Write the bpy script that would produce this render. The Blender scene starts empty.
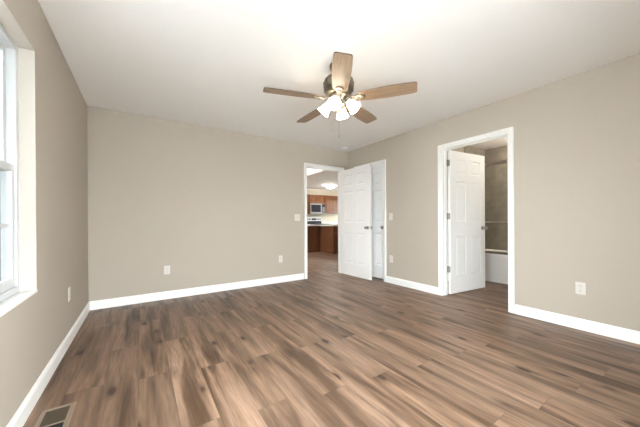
import bpy, bmesh, math
from mathutils import Vector, Matrix
S = bpy.context.scene
COL = S.collection
PI = math.pi

# ------------------------------------------------------------------ camera
F_PX, YAW, TILT, ROLL, CAM_H = 267.31, 0.58940, -0.0020, 0.0059, 1.0539
cam_d = bpy.data.cameras.new('camera')
cam_d.sensor_fit = 'HORIZONTAL'
cam_d.sensor_width = 36.0
cam_d.lens = 36.0 * F_PX / 640.0
cam_d.shift_y = 7.70 / 640.0
cam_d.clip_start = 0.02
cam = bpy.data.objects.new('camera', cam_d)
COL.objects.link(cam)
cam.matrix_world = (Matrix.Translation((0, 0, CAM_H)) @ Matrix.Rotation(-YAW, 4, 'Z')
                    @ Matrix.Rotation(PI / 2 + TILT, 4, 'X') @ Matrix.Rotation(-ROLL, 4, 'Z'))
S.camera = cam

# ------------------------------------------------------------------ exposure
S.view_settings.view_transform = 'Standard'
S.view_settings.look = 'None'
S.view_settings.gamma = 1.0
S.view_settings.use_curve_mapping = False
S.view_settings.exposure = 1.13
try:
    S.cycles.use_denoising = True
    S.cycles.max_bounces = 14
    S.cycles.diffuse_bounces = 8
    S.cycles.glossy_bounces = 5
    S.cycles.transparent_max_bounces = 16
    S.cycles.sample_clamp_indirect = 8.0
except Exception:
    pass

# ------------------------------------------------------------------ sky
SKY = 19.0
world = bpy.data.worlds.new('overcast_sky')
S.world = world
world.use_nodes = True
wn, wl = world.node_tree.nodes, world.node_tree.links
wn.clear()
w_out = wn.new('ShaderNodeOutputWorld')
w_bg = wn.new('ShaderNodeBackground')
w_bg.inputs['Color'].default_value = (0.93, 0.965, 1.0, 1)
w_bg.inputs['Strength'].default_value = SKY
wl.new(w_bg.outputs[0], w_out.inputs[0])


def portal(name, loc, rot, sx, sy):
    """A sampling portal in a window opening: it gives off no light of its own."""
    l = bpy.data.lights.new(name, 'AREA')
    l.shape = 'RECTANGLE'
    l.size, l.size_y = sx, sy
    l.cycles.is_portal = True
    o = bpy.data.objects.new(name, l)
    o.location, o.rotation_euler = loc, rot
    COL.objects.link(o)


# key dimensions (metres)
XL, XR, YB, YF, H = -0.528, 3.480, 4.187, -0.420, 2.44
WT = 0.12                       # inner wall thickness
EX, EY = 8.2, 9.75              # far walls of the kitchen
W1 = (1.440, 2.300, 0.636, 2.092)     # left window: y0 y1 z0 z1
W2 = (-0.42, 1.50, 0.15, 1.60)       # unseen low window added behind the camera to light the room: x0 x1 z0 z1
W5 = (7.55, 9.05, 1.05, 2.00)           # unseen window added in the right-hand kitchen wall to brighten the kitchen: y0 y1 z0 z1
W4 = (0.06, 0.98, 0.636, 2.092)     # unseen second window added in the left wall to light the right wall: y0 y1 z0 z1
W3 = (5.80, 9.5, 0.20, 2.75)         # unseen living room window, added to light hall and kitchen: y0 y1 z0 z1
LX = -1.6                       # living room left wall
portal('window_portal', (-0.70, (W1[0] + W1[1]) / 2, (W1[2] + W1[3]) / 2), (0, -PI / 2, 0), W1[3] - W1[2], W1[1] - W1[0])
portal('window_portal', (-0.70, (W4[0] + W4[1]) / 2, (W4[2] + W4[3]) / 2), (0, -PI / 2, 0), W4[3] - W4[2], W4[1] - W4[0])
portal('window_portal', (EX + 0.15, (W5[0] + W5[1]) / 2, (W5[2] + W5[3]) / 2), (0, PI / 2, 0), W5[3] - W5[2], W5[1] - W5[0])
portal('window_portal', ((W2[0] + W2[1]) / 2, YF - 0.15, (W2[2] + W2[3]) / 2), (PI / 2, 0, 0), W2[1] - W2[0], W2[3] - W2[2])
portal('window_portal', (LX - 0.13, (W3[0] + W3[1]) / 2, (W3[2] + W3[3]) / 2), (0, -PI / 2, 0), W3[3] - W3[2], W3[1] - W3[0])


# ------------------------------------------------------------------ materials
def mat(name, color, rough=0.6, metal=0.0, spec=0.5, bump=0.0, bump_scale=200.0, var=0.0, var_scale=3.0, emit=None, emit_s=0.0):
    m = bpy.data.materials.new(name)
    m.use_nodes = True
    nt = m.node_tree
    n, l = nt.nodes, nt.links
    b = n['Principled BSDF']
    b.inputs['Base Color'].default_value = (*color, 1)
    b.inputs['Roughness'].default_value = rough
    b.inputs['Metallic'].default_value = metal
    b.inputs['Specular IOR Level'].default_value = spec
    if emit:
        b.inputs['Emission Color'].default_value = (*emit, 1)
        b.inputs['Emission Strength'].default_value = emit_s
    if bump or var:
        tc = n.new('ShaderNodeTexCoord')
    if var:
        nz = n.new('ShaderNodeTexNoise')
        nz.inputs['Scale'].default_value = var_scale
        nz.inputs['Detail'].default_value = 4
        l.new(tc.outputs['Object'], nz.inputs['Vector'])
        mx = n.new('ShaderNodeMix')
        mx.data_type = 'RGBA'
        mx.inputs[6].default_value = (*[c * (1 - var) for c in color], 1)
        mx.inputs[7].default_value = (*[min(1, c * (1 + var)) for c in color], 1)
        l.new(nz.outputs['Fac'], mx.inputs[0])
        l.new(mx.outputs[2], b.inputs['Base Color'])
    if bump:
        nz = n.new('ShaderNodeTexNoise')
        nz.inputs['Scale'].default_value = bump_scale
        nz.inputs['Detail'].default_value = 3
        l.new(tc.outputs['Object'], nz.inputs['Vector'])
        bp = n.new('ShaderNodeBump')
        bp.inputs['Strength'].default_value = bump
        bp.inputs['Distance'].default_value = 0.002
        l.new(nz.outputs['Fac'], bp.inputs['Height'])
        l.new(bp.outputs[0], b.inputs['Normal'])
    return m


def wood(name, dark, light, axis='X', scale=6.0, stretch=14.0, rough=0.4, coord='Object'):
    m = bpy.data.materials.new(name)
    m.use_nodes = True
    n, l = m.node_tree.nodes, m.node_tree.links
    b = n['Principled BSDF']
    b.inputs['Roughness'].default_value = rough
    b.inputs['Specular IOR Level'].default_value = 0.25
    tc = n.new('ShaderNodeTexCoord')
    mp = n.new('ShaderNodeMapping')
    s = [scale * stretch] * 3
    s['XYZ'.index(axis)] = scale
    mp.inputs['Scale'].default_value = s
    l.new(tc.outputs[coord], mp.inputs['Vector'])
    nz = n.new('ShaderNodeTexNoise')
    nz.inputs['Scale'].default_value = 1.0
    nz.inputs['Detail'].default_value = 6
    nz.inputs['Roughness'].default_value = 0.62
    nz.inputs['Distortion'].default_value = 0.4
    l.new(mp.outputs[0], nz.inputs['Vector'])
    r = n.new('ShaderNodeValToRGB')
    r.color_ramp.elements[0].position, r.color_ramp.elements[1].position = 0.3, 0.7
    r.color_ramp.elements[0].color = (*dark, 1)
    r.color_ramp.elements[1].color = (*light, 1)
    l.new(nz.outputs['Fac'], r.inputs[0])
    l.new(r.outputs[0], b.inputs['Base Color'])
    return m


def floor_material():
    """Brown vinyl planks 0.185 m wide and 1.22 m long running along Y, staggered joints, grain, cathedral streaks and knots."""
    m = bpy.data.materials.new('vinyl_plank')
    m.use_nodes = True
    nt = m.node_tree
    n, l = nt.nodes, nt.links
    b = n['Principled BSDF']

    def M(op, a, c=None, d=None):
        x = n.new('ShaderNodeMath')
        x.operation = op
        for i, v in enumerate((a, c, d)):
            if v is None:
                continue
            if isinstance(v, (int, float)):
                x.inputs[i].default_value = v
            else:
                l.new(v, x.inputs[i])
        return x.outputs[0]

    def comb(x, y, z):
        c = n.new('ShaderNodeCombineXYZ')
        for i, v in enumerate((x, y, z)):
            if isinstance(v, (int, float)):
                c.inputs[i].default_value = v
            else:
                l.new(v, c.inputs[i])
        return c.outputs[0]

    def noise(vec, scale=1.0, detail=4, rough=0.55, dist=0.0):
        z = n.new('ShaderNodeTexNoise')
        z.inputs['Scale'].default_value = scale
        z.inputs['Detail'].default_value = detail
        z.inputs['Roughness'].default_value = rough
        z.inputs['Distortion'].default_value = dist
        l.new(vec, z.inputs['Vector'])
        return z.outputs['Fac']

    def ramp(fac, stops):
        r = n.new('ShaderNodeValToRGB')
        e = r.color_ramp.elements
        while len(e) < len(stops):
            e.new(0.5)
        for el, (p, c) in zip(e, stops):
            el.position = p
            el.color = (*c, 1) if isinstance(c, tuple) else (c, c, c, 1)
        l.new(fac, r.inputs[0])
        return r.outputs[0]

    def mix(fac, a, c, mode='MIX'):
        x = n.new('ShaderNodeMix')
        x.data_type = 'RGBA'
        x.blend_type = mode
        for i, v in ((0, fac), (6, a), (7, c)):
            if isinstance(v, (int, float)):
                x.inputs[i].default_value = v
            elif isinstance(v, tuple):
                x.inputs[i].default_value = (*v, 1)
            else:
                l.new(v, x.inputs[i])
        return x.outputs[2]

    tc = n.new('ShaderNodeTexCoord')
    sp = n.new('ShaderNodeSeparateXYZ')
    l.new(tc.outputs['Object'], sp.inputs[0])
    X, Y = sp.outputs[0], sp.outputs[1]
    PW, PL = 0.185, 1.22
    u = M('DIVIDE', M('ADD', X, 0.022 + PW * 20), PW)
    row = M('FLOOR', u)
    fu = M('FRACT', u)
    wn_ = n.new('ShaderNodeTexWhiteNoise')
    wn_.noise_dimensions = '1D'
    l.new(row, wn_.inputs['W'])
    v = M('ADD', M('DIVIDE', M('ADD', Y, 20.0 - 0.77), PL), M('MULTIPLY', M('SUBTRACT', 21.0, row), 0.472))
    v = M('ADD', v, M('MULTIPLY', wn_.outputs['Value'], 0.04))
    seg = M('FLOOR', v)
    fv = M('FRACT', v)
    wn2 = n.new('ShaderNodeTexWhiteNoise')
    wn2.noise_dimensions = '2D'
    l.new(comb(row, seg, 0.0), wn2.inputs['Vector'])
    rnd = wn2.outputs['Value']
    rs = n.new('ShaderNodeSeparateColor')
    l.new(wn2.outputs['Color'], rs.inputs[0])
    r2, r3 = rs.outputs[0], rs.outputs[1]
    offx, offy = M('MULTIPLY', rnd, 37.0), M('MULTIPLY', r2, 61.0)
    # broad streaks along the plank
    wob = M('MULTIPLY', M('SUBTRACT', noise(comb(M('ADD', X, offx), M('MULTIPLY', M('ADD', Y, offy), 1.6), 3.0), 1.0, 2, 0.5), 0.5), 0.035)
    xs_ = M('ADD', M('ADD', X, offx), wob)
    broad = noise(comb(M('MULTIPLY', xs_, 11.0), M('MULTIPLY', M('ADD', Y, offy), 0.9), 0.0), 1.0, 3, 0.5, 0.5)
    mid = noise(comb(M('MULTIPLY', xs_, 34.0), M('MULTIPLY', M('ADD', Y, offy), 1.9), 7.0), 1.0, 4, 0.6, 0.6)
    fine = noise(comb(M('MULTIPLY', xs_, 110.0), M('MULTIPLY', M('ADD', Y, offy), 5.0), 0.0), 1.0, 5, 0.65, 0.3)
    base = ramp(broad, [(0.34, (0.078, 0.044, 0.025)), (0.44, (0.142, 0.085, 0.053)), (0.53, (0.205, 0.127, 0.083)), (0.65, (0.272, 0.174, 0.119))])
    tone = ramp(rnd, [(0.0, 0.88), (0.35, 0.97), (0.7, 1.03), (1.0, 1.12)])
    col = mix(1.0, base, tone, 'MULTIPLY')
    col = mix(0.95, col, ramp(mid, [(0.30, 0.60), (0.44, 0.90), (0.56, 1.04), (0.72, 1.18)]), 'MULTIPLY')
    col = mix(0.85, col, ramp(fine, [(0.28, 0.68), (0.48, 0.98), (0.7, 1.16)]), 'MULTIPLY')
    col = mix(M('MULTIPLY', r3, 0.25), col, (0.135, 0.092, 0.066))
    # knots: a few per plank, elongated along Y
    vo = n.new('ShaderNodeTexVoronoi')
    vo.feature = 'F1'
    vo.inputs['Scale'].default_value = 1.0
    vo.inputs['Randomness'].default_value = 0.9
    l.new(comb(M('MULTIPLY', M('ADD', X, offx), 7.5), M('MULTIPLY', M('ADD', Y, offy), 3.3), 0.0), vo.inputs['Vector'])
    kd = M('ADD', vo.outputs['Distance'], M('MULTIPLY', M('SUBTRACT', fine, 0.5), 0.16))
    kc = n.new('ShaderNodeSeparateColor')
    l.new(vo.outputs['Color'], kc.inputs[0])
    keep = M('GREATER_THAN', kc.outputs[0], 0.52)
    knot = M('MULTIPLY', keep, ramp(kd, [(0.05, 1.0), (0.13, 0.92), (0.19, 0.35), (0.38, 0.0)]))
    col = mix(knot, col, (0.042, 0.023, 0.014))
    # seams
    ex = M('MULTIPLY', M('MINIMUM', fu, M('SUBTRACT', 1.0, fu)), PW)
    ey = M('MULTIPLY', M('MINIMUM', fv, M('SUBTRACT', 1.0, fv)), PL)
    seam = M('LESS_THAN', M('MINIMUM', ex, ey), 0.0011)
    col = mix(M('MULTIPLY', seam, 0.55), col, (0.045, 0.028, 0.02))
    l.new(col, b.inputs['Base Color'])
    l.new(ramp(fine, [(0.2, 0.46), (0.8, 0.36)]), b.inputs['Roughness'])
    b.inputs['Specular IOR Level'].default_value = 0.28
    bp = n.new('ShaderNodeBump')
    bp.inputs['Strength'].default_value = 0.08
    bp.inputs['Distance'].default_value = 0.001
    l.new(M('SUBTRACT', fine, seam), bp.inputs['Height'])
    l.new(bp.outputs[0], b.inputs['Normal'])
    return m


def tile_material():
    m = bpy.data.materials.new('shower_tile')
    m.use_nodes = True
    n, l = m.node_tree.nodes, m.node_tree.links
    b = n['Principled BSDF']
    b.inputs['Roughness'].default_value = 0.35
    tc = n.new('ShaderNodeTexCoord')
    sp = n.new('ShaderNodeSeparateXYZ')
    l.new(tc.outputs['Object'], sp.inputs[0])
    ad = n.new('ShaderNodeMath')
    l.new(sp.outputs[0], ad.inputs[0])
    l.new(sp.outputs[1], ad.inputs[1])
    cb = n.new('ShaderNodeCombineXYZ')
    l.new(ad.outputs[0], cb.inputs[0])
    l.new(sp.outputs[2], cb.inputs[1])
    br = n.new('ShaderNodeTexBrick')
    br.inputs['Scale'].default_value = 1.0
    br.inputs['Brick Width'].default_value = 0.6
    br.inputs['Row Height'].default_value = 0.3
    br.inputs['Mortar Size'].default_value = 0.002
    br.inputs['Color1'].default_value = (0.235, 0.205, 0.165, 1)
    br.inputs['Color2'].default_value = (0.262, 0.228, 0.185, 1)
    br.inputs['Mortar'].default_value = (0.31, 0.275, 0.23, 1)
    l.new(cb.outputs[0], br.inputs['Vector'])
    nz = n.new('ShaderNodeTexNoise')
    nz.inputs['Scale'].default_value = 9
    nz.inputs['Detail'].default_value = 5
    l.new(tc.outputs['Object'], nz.inputs['Vector'])
    mx = n.new('ShaderNodeMix')
    mx.data_type = 'RGBA'
    mx.blend_type = 'OVERLAY'
    mx.inputs[0].default_value = 0.35
    l.new(br.outputs['Color'], mx.inputs[6])
    l.new(nz.outputs['Fac'], mx.inputs[7])
    l.new(mx.outputs[2], b.inputs['Base Color'])
    return m


def glass_material(name, tint=(1, 1, 1), ior=1.45):
    """Thin architectural glass: see-through with Fresnel reflection."""
    m = bpy.data.materials.new(name)
    m.use_nodes = True
    n, l = m.node_tree.nodes, m.node_tree.links
    n.clear()
    o = n.new('ShaderNodeOutputMaterial')
    t = n.new('ShaderNodeBsdfTransparent')
    t.inputs[0].default_value = (*tint, 1)
    g = n.new('ShaderNodeBsdfGlossy')
    g.inputs['Roughness'].default_value = 0.02
    f = n.new('ShaderNodeFresnel')
    # the Fresnel node inverts its index on back faces: give it the reciprocal there so both faces reflect alike
    ge = n.new('ShaderNodeNewGeometry')
    io = n.new('ShaderNodeMix')
    io.data_type = 'FLOAT'
    io.inputs[2].default_value, io.inputs[3].default_value = ior, 1.0 / ior
    l.new(ge.outputs['Backfacing'], io.inputs[0])
    l.new(io.outputs[0], f.inputs['IOR'])
    x = n.new('ShaderNodeMixShader')
    l.new(f.outputs[0], x.inputs[0])
    l.new(t.outputs[0], x.inputs[1])
    l.new(g.outputs[0], x.inputs[2])
    l.new(x.outputs[0], o.inputs[0])
    return m


WALL = mat('tan_wall_paint', (0.43, 0.378, 0.318), 0.75, spec=0.3, bump=0.12, bump_scale=260)
CEIL = mat('white_ceiling_paint', (0.87, 0.85, 0.835), 0.9, spec=0.2, bump=0.15, bump_scale=180)
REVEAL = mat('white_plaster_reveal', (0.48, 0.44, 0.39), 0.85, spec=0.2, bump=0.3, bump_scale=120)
TRIM = mat('white_trim_paint', (0.85, 0.845, 0.83), 0.38, spec=0.5)
DOORW = mat('white_door_paint', (0.83, 0.825, 0.815), 0.42, spec=0.5, bump=0.05, bump_scale=300)
VINYL = mat('white_window_vinyl', (0.60, 0.61, 0.62), 0.35)
PLASTIC = mat('white_plastic', (0.62, 0.59, 0.545), 0.4)
SLOT = mat('dark_slot', (0.05, 0.045, 0.04), 0.6)
NICKEL = mat('satin_nickel', (0.42, 0.41, 0.39), 0.3, metal=1.0)
DKNICKEL = mat('worn_nickel_hinge', (0.30, 0.29, 0.27), 0.4, metal=1.0)
PEWTER = mat('pewter_fan_metal', (0.205, 0.178, 0.138), 0.36, metal=1.0, var=0.15, var_scale=14)
CHROME = mat('brushed_chrome', (0.70, 0.67, 0.62), 0.28, metal=1.0)
FLOOR = floor_material()
TILE = tile_material()
TUBM = mat('white_tub_acrylic', (0.86, 0.845, 0.82), 0.25)
GLASS = glass_material('window_glass', (0.96, 0.985, 0.985))
SHGLASS = glass_material('shower_glass', (0.93, 0.94, 0.92), 1.35)
BLADE = wood('fan_blade_wood', (0.170, 0.108, 0.066), (0.310, 0.205, 0.130), 'X', 3.0, 12.0, 0.38)
BLADE_EDGE = mat('fan_blade_edge', (0.085, 0.055, 0.035), 0.5)
OAK = wood('oak_cabinet', (0.085, 0.029, 0.008), (0.185, 0.070, 0.020), 'Z', 3.0, 12.0, 0.35)
OAKDARK = wood('stained_oak_panel', (0.095, 0.036, 0.016), (0.165, 0.070, 0.034), 'Z', 3.0, 12.0, 0.35)
COUNTER = mat('grey_laminate_counter', (0.58, 0.56, 0.53), 0.35, var=0.25, var_scale=90)
STEEL = mat('stainless_steel', (0.27, 0.265, 0.26), 0.42, metal=0.85)
BLACK = mat('black_glass', (0.012, 0.012, 0.016), 0.3, spec=0.25)
DARKTOP = mat('black_enamel', (0.02, 0.022, 0.026), 0.3)
WHITEPANEL = mat('white_enamel', (0.80, 0.80, 0.80), 0.3)
VENTM = mat('taupe_register_metal', (0.235, 0.18, 0.135), 0.45)
VENTL = mat('bronze_register_louvre', (0.062, 0.044, 0.026), 0.5)
VENTD = mat('dark_duct', (0.015, 0.014, 0.013), 0.8)
GROUND = mat('pale_gravel_ground', (0.70, 0.71, 0.70), 0.95, var=0.1, var_scale=2.5)
LAMPGLASS = mat('frosted_lamp_glass', (0.9, 0.87, 0.8), 0.4, emit=(1.0, 0.88, 0.70), emit_s=7.0)
KLAMP = mat('white_dome_glass', (0.9, 0.9, 0.88), 0.4, emit=(1.0, 0.95, 0.86), emit_s=42.0)
BATHLAMP = mat('bath_dome_glass', (0.9, 0.9, 0.88), 0.4, emit=(1.0, 0.93, 0.82), emit_s=45.0)


# ------------------------------------------------------------------ helpers
def box(bm, x0, x1, y0, y1, z0, z1):
    x0, x1 = sorted((x0, x1)); y0, y1 = sorted((y0, y1)); z0, z1 = sorted((z0, z1))
    v = [bm.verts.new((x, y, z)) for z in (z0, z1) for y in (y0, y1) for x in (x0, x1)]
    for f in ((0, 2, 3, 1), (4, 5, 7, 6), (0, 1, 5, 4), (2, 6, 7, 3), (0, 4, 6, 2), (1, 3, 7, 5)):
        bm.faces.new([v[i] for i in f])


def tube(bm, p0, p1, r0, r1=None, seg=12, caps=True):
    r1 = r0 if r1 is None else r1
    p0, p1 = Vector(p0), Vector(p1)
    q = (p1 - p0).to_track_quat('Z', 'Y').to_matrix()
    rings = []
    for p, r in ((p0, r0), (p1, r1)):
        rings.append([bm.verts.new(p + q @ Vector((r * math.cos(2 * PI * i / seg), r * math.sin(2 * PI * i / seg), 0))) for i in range(seg)])
    for i in range(seg):
        j = (i + 1) % seg
        bm.faces.new((rings[0][i], rings[0][j], rings[1][j], rings[1][i]))
    if caps:
        bm.faces.new(rings[0][::-1]); bm.faces.new(rings[1])


def path_tube(bm, pts, r, seg=8):
    for a, c in zip(pts, pts[1:]):
        tube(bm, a, c, r, r, seg)


def lathe(bm, prof, seg=32, mtx=None, cap0=True, cap1=True):
    mtx = mtx or Matrix.Identity(4)
    rings = []
    for r, z in prof:
        if r < 1e-5:
            rings.append([bm.verts.new(mtx @ Vector((0, 0, z)))])
        else:
            rings.append([bm.verts.new(mtx @ Vector((r * math.cos(2 * PI * i / seg), r * math.sin(2 * PI * i / seg), z))) for i in range(seg)])
    for a, c in zip(rings, rings[1:]):
        for i in range(seg):
            j = (i + 1) % seg
            if len(a) == 1 and len(c) == 1:
                continue
            if len(a) == 1:
                bm.faces.new((a[0], c[j], c[i]))
            elif len(c) == 1:
                bm.faces.new((a[i], a[j], c[0]))
            else:
                bm.faces.new((a[i], a[j], c[j], c[i]))
    if cap0 and len(rings[0]) > 1:
        bm.faces.new(rings[0][::-1])
    if cap1 and len(rings[-1]) > 1:
        bm.faces.new(rings[-1])


def prism(bm, outline, z0, z1, mtx=None):
    mtx = mtx or Matrix.Identity(4)
    a = [bm.verts.new(mtx @ Vector((x, y, z0))) for x, y in outline]
    c = [bm.verts.new(mtx @ Vector((x, y, z1))) for x, y in outline]
    bm.faces.new(a[::-1]); bm.faces.new(c)
    for i in range(len(a)):
        j = (i + 1) % len(a)
        bm.faces.new((a[i], a[j], c[j], c[i]))


def obj(name, bm, m, parent=None, loc=(0, 0, 0), rot=(0, 0, 0), bevel=0.0, smooth=False):
    bmesh.ops.recalc_face_normals(bm, faces=bm.faces)
    me = bpy.data.meshes.new(name)
    bm.to_mesh(me)
    bm.free()
    for x in (m if isinstance(m, (list, tuple)) else [m]):
        me.materials.append(x)
    if smooth:
        for p in me.polygons:
            p.use_smooth = True
        try:
            me.set_sharp_from_angle(angle=math.radians(40))
        except Exception:
            pass
    o = bpy.data.objects.new(name, me)
    COL.objects.link(o)
    o.location, o.rotation_euler = loc, rot
    if parent:
        o.parent = parent
    if bevel:
        b = o.modifiers.new('edge_bevel', 'BEVEL')
        b.width = bevel
        b.segments = 2
        b.limit_method = 'ANGLE'
    return o


def new():
    return bmesh.new()


def tag(o, label=None, cat=None, group=None, kind=None):
    if label: o['label'] = label
    if cat: o['category'] = cat
    if group: o['group'] = group
    if kind: o['kind'] = kind
    return o


def thing(name, label, cat, loc=(0, 0, 0), rot=(0, 0, 0), group=None, kind=None):
    o = bpy.data.objects.new(name, None)
    o.empty_display_size = 0.1
    COL.objects.link(o)
    o.location, o.rotation_euler = loc, rot
    return tag(o, label, cat, group, kind)


def copy_tree(o, parent=None):
    c = o.copy()
    COL.objects.link(c)
    if parent:
        c.parent = parent
    for ch in list(o.children):
        copy_tree(ch, c)
    return c


def struct(name, bm, m, label=None, cat=None, **k):
    o = obj(name, bm, m, **k)
    return tag(o, label, cat, kind='structure')


def wall_x(bm, x0, x1, y0, y1, z0, z1, holes=()):
    """Wall across Y..: a slab y0..y1 thick running along X with rectangular holes (xa, xb, za, zb)."""
    cur = x0
    for xa, xb, za, zb in sorted(holes):
        box(bm, cur, xa, y0, y1, z0, z1)
        if za > z0: box(bm, xa, xb, y0, y1, z0, za)
        if zb < z1: box(bm, xa, xb, y0, y1, zb, z1)
        cur = xb
    box(bm, cur, x1, y0, y1, z0, z1)


def wall_y(bm, x0, x1, y0, y1, z0, z1, holes=()):
    cur = y0
    for ya, yb, za, zb in sorted(holes):
        box(bm, x0, x1, cur, ya, z0, z1)
        if za > z0: box(bm, x0, x1, ya, yb, z0, za)
        if zb < z1: box(bm, x0, x1, ya, yb, zb, z1)
        cur = yb
    box(bm, x0, x1, cur, y1, z0, z1)


# ------------------------------------------------------------------ large structure
BD = (2.507, 3.330, 0.0, 2.055)     # bedroom door opening on the back wall: x0 x1 z0 z1
CD = (3.222, 3.935, 0.0, 2.045)     # closet door opening on the right wall: y0 y1
BA = (1.333, 2.150, 0.0, 2.045)     # bathroom door opening on the right wall

bm = new(); box(bm, LX - 0.12, EX + 0.12, YF - 0.14, EY + 0.12, -0.12, 0.0)
struct('floor', bm, FLOOR)
bm = new(); box(bm, XL - 0.14, EX + 0.12, YF - 0.14, YB + WT, H, H + 0.1)
struct('ceiling', bm, CEIL)
KX = 4.22
bm = new(); box(bm, KX, EX + 0.12, YB + WT, EY + 0.12, H, H + 0.1); box(bm, KX, KX + 0.1, YB + WT, EY + 0.12, H + 0.1, 3.1)
struct('ceiling_kitchen', bm, CEIL)
bm = new(); box(bm, LX - 0.12, KX, YB, EY + 0.12, 3.0, 3.1)
struct('ceiling_living', bm, CEIL)

bm = new(); wall_y(bm, XL - 0.14, XL, YF - 0.14, YB + WT, 0, H, [W1, W4])
struct('wall_left', bm, WALL)
bm = new(); wall_x(bm, XL, EX, YB, YB + WT, 0, H, [BD])
struct('wall_back', bm, WALL)
bm = new(); wall_y(bm, XR, XR + WT, YF, YB, 0, H, [BA, CD])
struct('wall_right', bm, WALL)
bm = new(); wall_x(bm, XL, XR + WT, YF - 0.14, YF, 0, H, [W2])
struct('wall_front', bm, WALL)
# bathroom and closet shell
TY = 2.62
bm = new(); box(bm, XR + WT, 5.84, TY, TY + 0.1, 0, H)
struct('wall_bathroom_back', bm, WALL)
bm = new(); box(bm, 5.72, 5.84, 0.98, YB, 0, H)
struct('wall_bathroom_right', bm, WALL)
bm = new(); box(bm, XR + WT, 5.84, 0.98, 1.10, 0, H)
struct('wall_bathroom_front', bm, WALL)
for b6 in ((4.95, 5.71, TY - 0.012, TY), (5.708, 5.72, 1.10, TY - 0.012), (4.95, 5.708, 1.10, 1.112)):
    bm = new(); box(bm, *b6, 0.4, 2.44)
    struct('wall_shower_tile', bm, TILE)
# kitchen and living room shell
bm = new(); box(bm, LX - 0.12, EX + 0.12, EY, EY + 0.12, 0, 3.0)
struct('wall_kitchen_back', bm, mat('cream_kitchen_paint', (0.62, 0.55, 0.44), 0.8, spec=0.2))
bm = new(); wall_y(bm, EX, EX + 0.12, YB, EY, 0, H, [W5])
struct('wall_kitchen_right', bm, WALL)
bm = new(); wall_y(bm, LX - 0.12, LX, YB, EY, 0, 3.0, [W3])
struct('wall_living_left', bm, WALL)
bm = new(); box(bm, LX, XL - 0.14, YB, YB + WT, 0, 3.0); box(bm, XL - 0.14, KX, YB, YB + WT, H + 0.1, 3.0)
struct('wall_living_front', bm, WALL)

bm = new(); box(bm, 2.24, 2.36, YB + WT, 5.7, 0, 3.0)  # unseen wall, added to keep living room light off the open door
struct('wall_hall_blocker', bm, WALL)

# baseboards
BH, BT = 0.105, 0.014


def baseboard(name, p0, p1, nrm):
    """Straight baseboard from p0 to p1 (on the wall line), nrm points into the room."""
    p0, p1, nv = Vector((*p0, 0)), Vector((*p1, 0)), Vector((*nrm, 0))
    bm = new()
    prof = [(0, 0), (BT, 0), (BT, BH - 0.022), (BT - 0.004, BH - 0.012), (0.005, BH), (0, BH)]
    a = [bm.verts.new(p0 + nv * t + Vector((0, 0, z))) for t, z in prof]
    c = [bm.verts.new(p1 + nv * t + Vector((0, 0, z))) for t, z in prof]
    bm.faces.new(a); bm.faces.new(c[::-1])
    for i in range(len(a)):
        j = (i + 1) % len(a)
        bm.faces.new((a[i], a[j], c[j], c[i]))
    return struct(name, bm, TRIM)


CW = 0.060                          # casing width
baseboard('baseboard_left', (XL, YF), (XL, YB), (1, 0))
baseboard('baseboard_back', (XL + BT, YB), (BD[0] - CW - 0.008, YB), (0, -1))
baseboard('baseboard_right', (XR, YF), (XR, BA[0] - CW), (-1, 0))
baseboard('baseboard_right', (XR, BA[1] + CW), (XR, CD[0] - CW), (-1, 0))
baseboard('baseboard_front', (XL + BT, YF), (XR - BT, YF), (0, 1))
baseboard('baseboard_bathroom', (XR + WT, TY), (4.94, TY), (0, -1))


# door trims: jamb lining, stop and mitred casings on both faces
def trim(name, place, w, h, stop0, stop1):
    """Local frame: x along the opening 0..w, y into the wall 0..WT, z up. place maps it to the world."""
    bm = new()
    e = 0.004
    JT = 0.001
    # jamb lining (thin boards set against the opening's faces)
    for (a, c) in ((-0.0, 0.012), (w - 0.012, w)):
        box(bm, a, c, -JT, WT + JT, 0, h)
    box(bm, 0.012, w - 0.012, -JT, WT + JT, h - 0.012, h)
    # stop
    box(bm, 0.012, 0.024, stop0, stop1, 0, h - 0.012)
    box(bm, w - 0.024, w - 0.012, stop0, stop1, 0, h - 0.012)
    box(bm, 0.024, w - 0.024, stop0, stop1, h - 0.024, h - 0.012)
    # casings with a stepped, bevelled profile
    prof = [(0.004, 0.0), (0.004, 0.008), (0.012, 0.011), (0.022, 0.011), (0.030, 0.015), (CW - 0.004, 0.017), (CW, 0.012), (CW, 0.0)]
    for side in (0, 1):
        def P(x, z, t):
            return Vector((x, -t if side == 0 else WT + t, z))
        loops = []
        for k in range(4):
            ring = []
            for o_, t in prof:
                if k == 0: q = P(-o_ + 0.008, 0, t)
                if k == 1: q = P(-o_ + 0.008, h + o_ - 0.008, t)
                if k == 2: q = P(w + o_ - 0.008, h + o_ - 0.008, t)
                if k == 3: q = P(w + o_ - 0.008, 0, t)
                ring.append(bm.verts.new(q))
            loops.append(ring)
        for a, c in zip(loops, loops[1:]):
            for i in range(len(a)):
                j = (i + 1) % len(a)
                bm.faces.new((a[i], a[j], c[j], c[i]))
        bm.faces.new(loops[0]); bm.faces.new(loops[-1][::-1])
    bmesh.ops.transform(bm, matrix=place, verts=bm.verts)
    return struct(name, bm, TRIM)


PL_BACK = Matrix.Translation((BD[0], YB, 0))
trim('trim_1', PL_BACK, BD[1] - BD[0], BD[3], 0.040, 0.075)
# right wall: local x runs along -Y (from the far side of the opening), local y along +X
R_RIGHT = Matrix(((0, 1, 0, 0), (-1, 0, 0, 0), (0, 0, 1, 0), (0, 0, 0, 1)))
trim('trim_2', Matrix.Translation((XR, CD[1], 0)) @ R_RIGHT, CD[1] - CD[0], CD[3], 0.045, 0.080)
trim('trim_3', Matrix.Translation((XR, BA[1], 0)) @ R_RIGHT, BA[1] - BA[0], BA[3], 0.045, 0.080)


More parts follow.
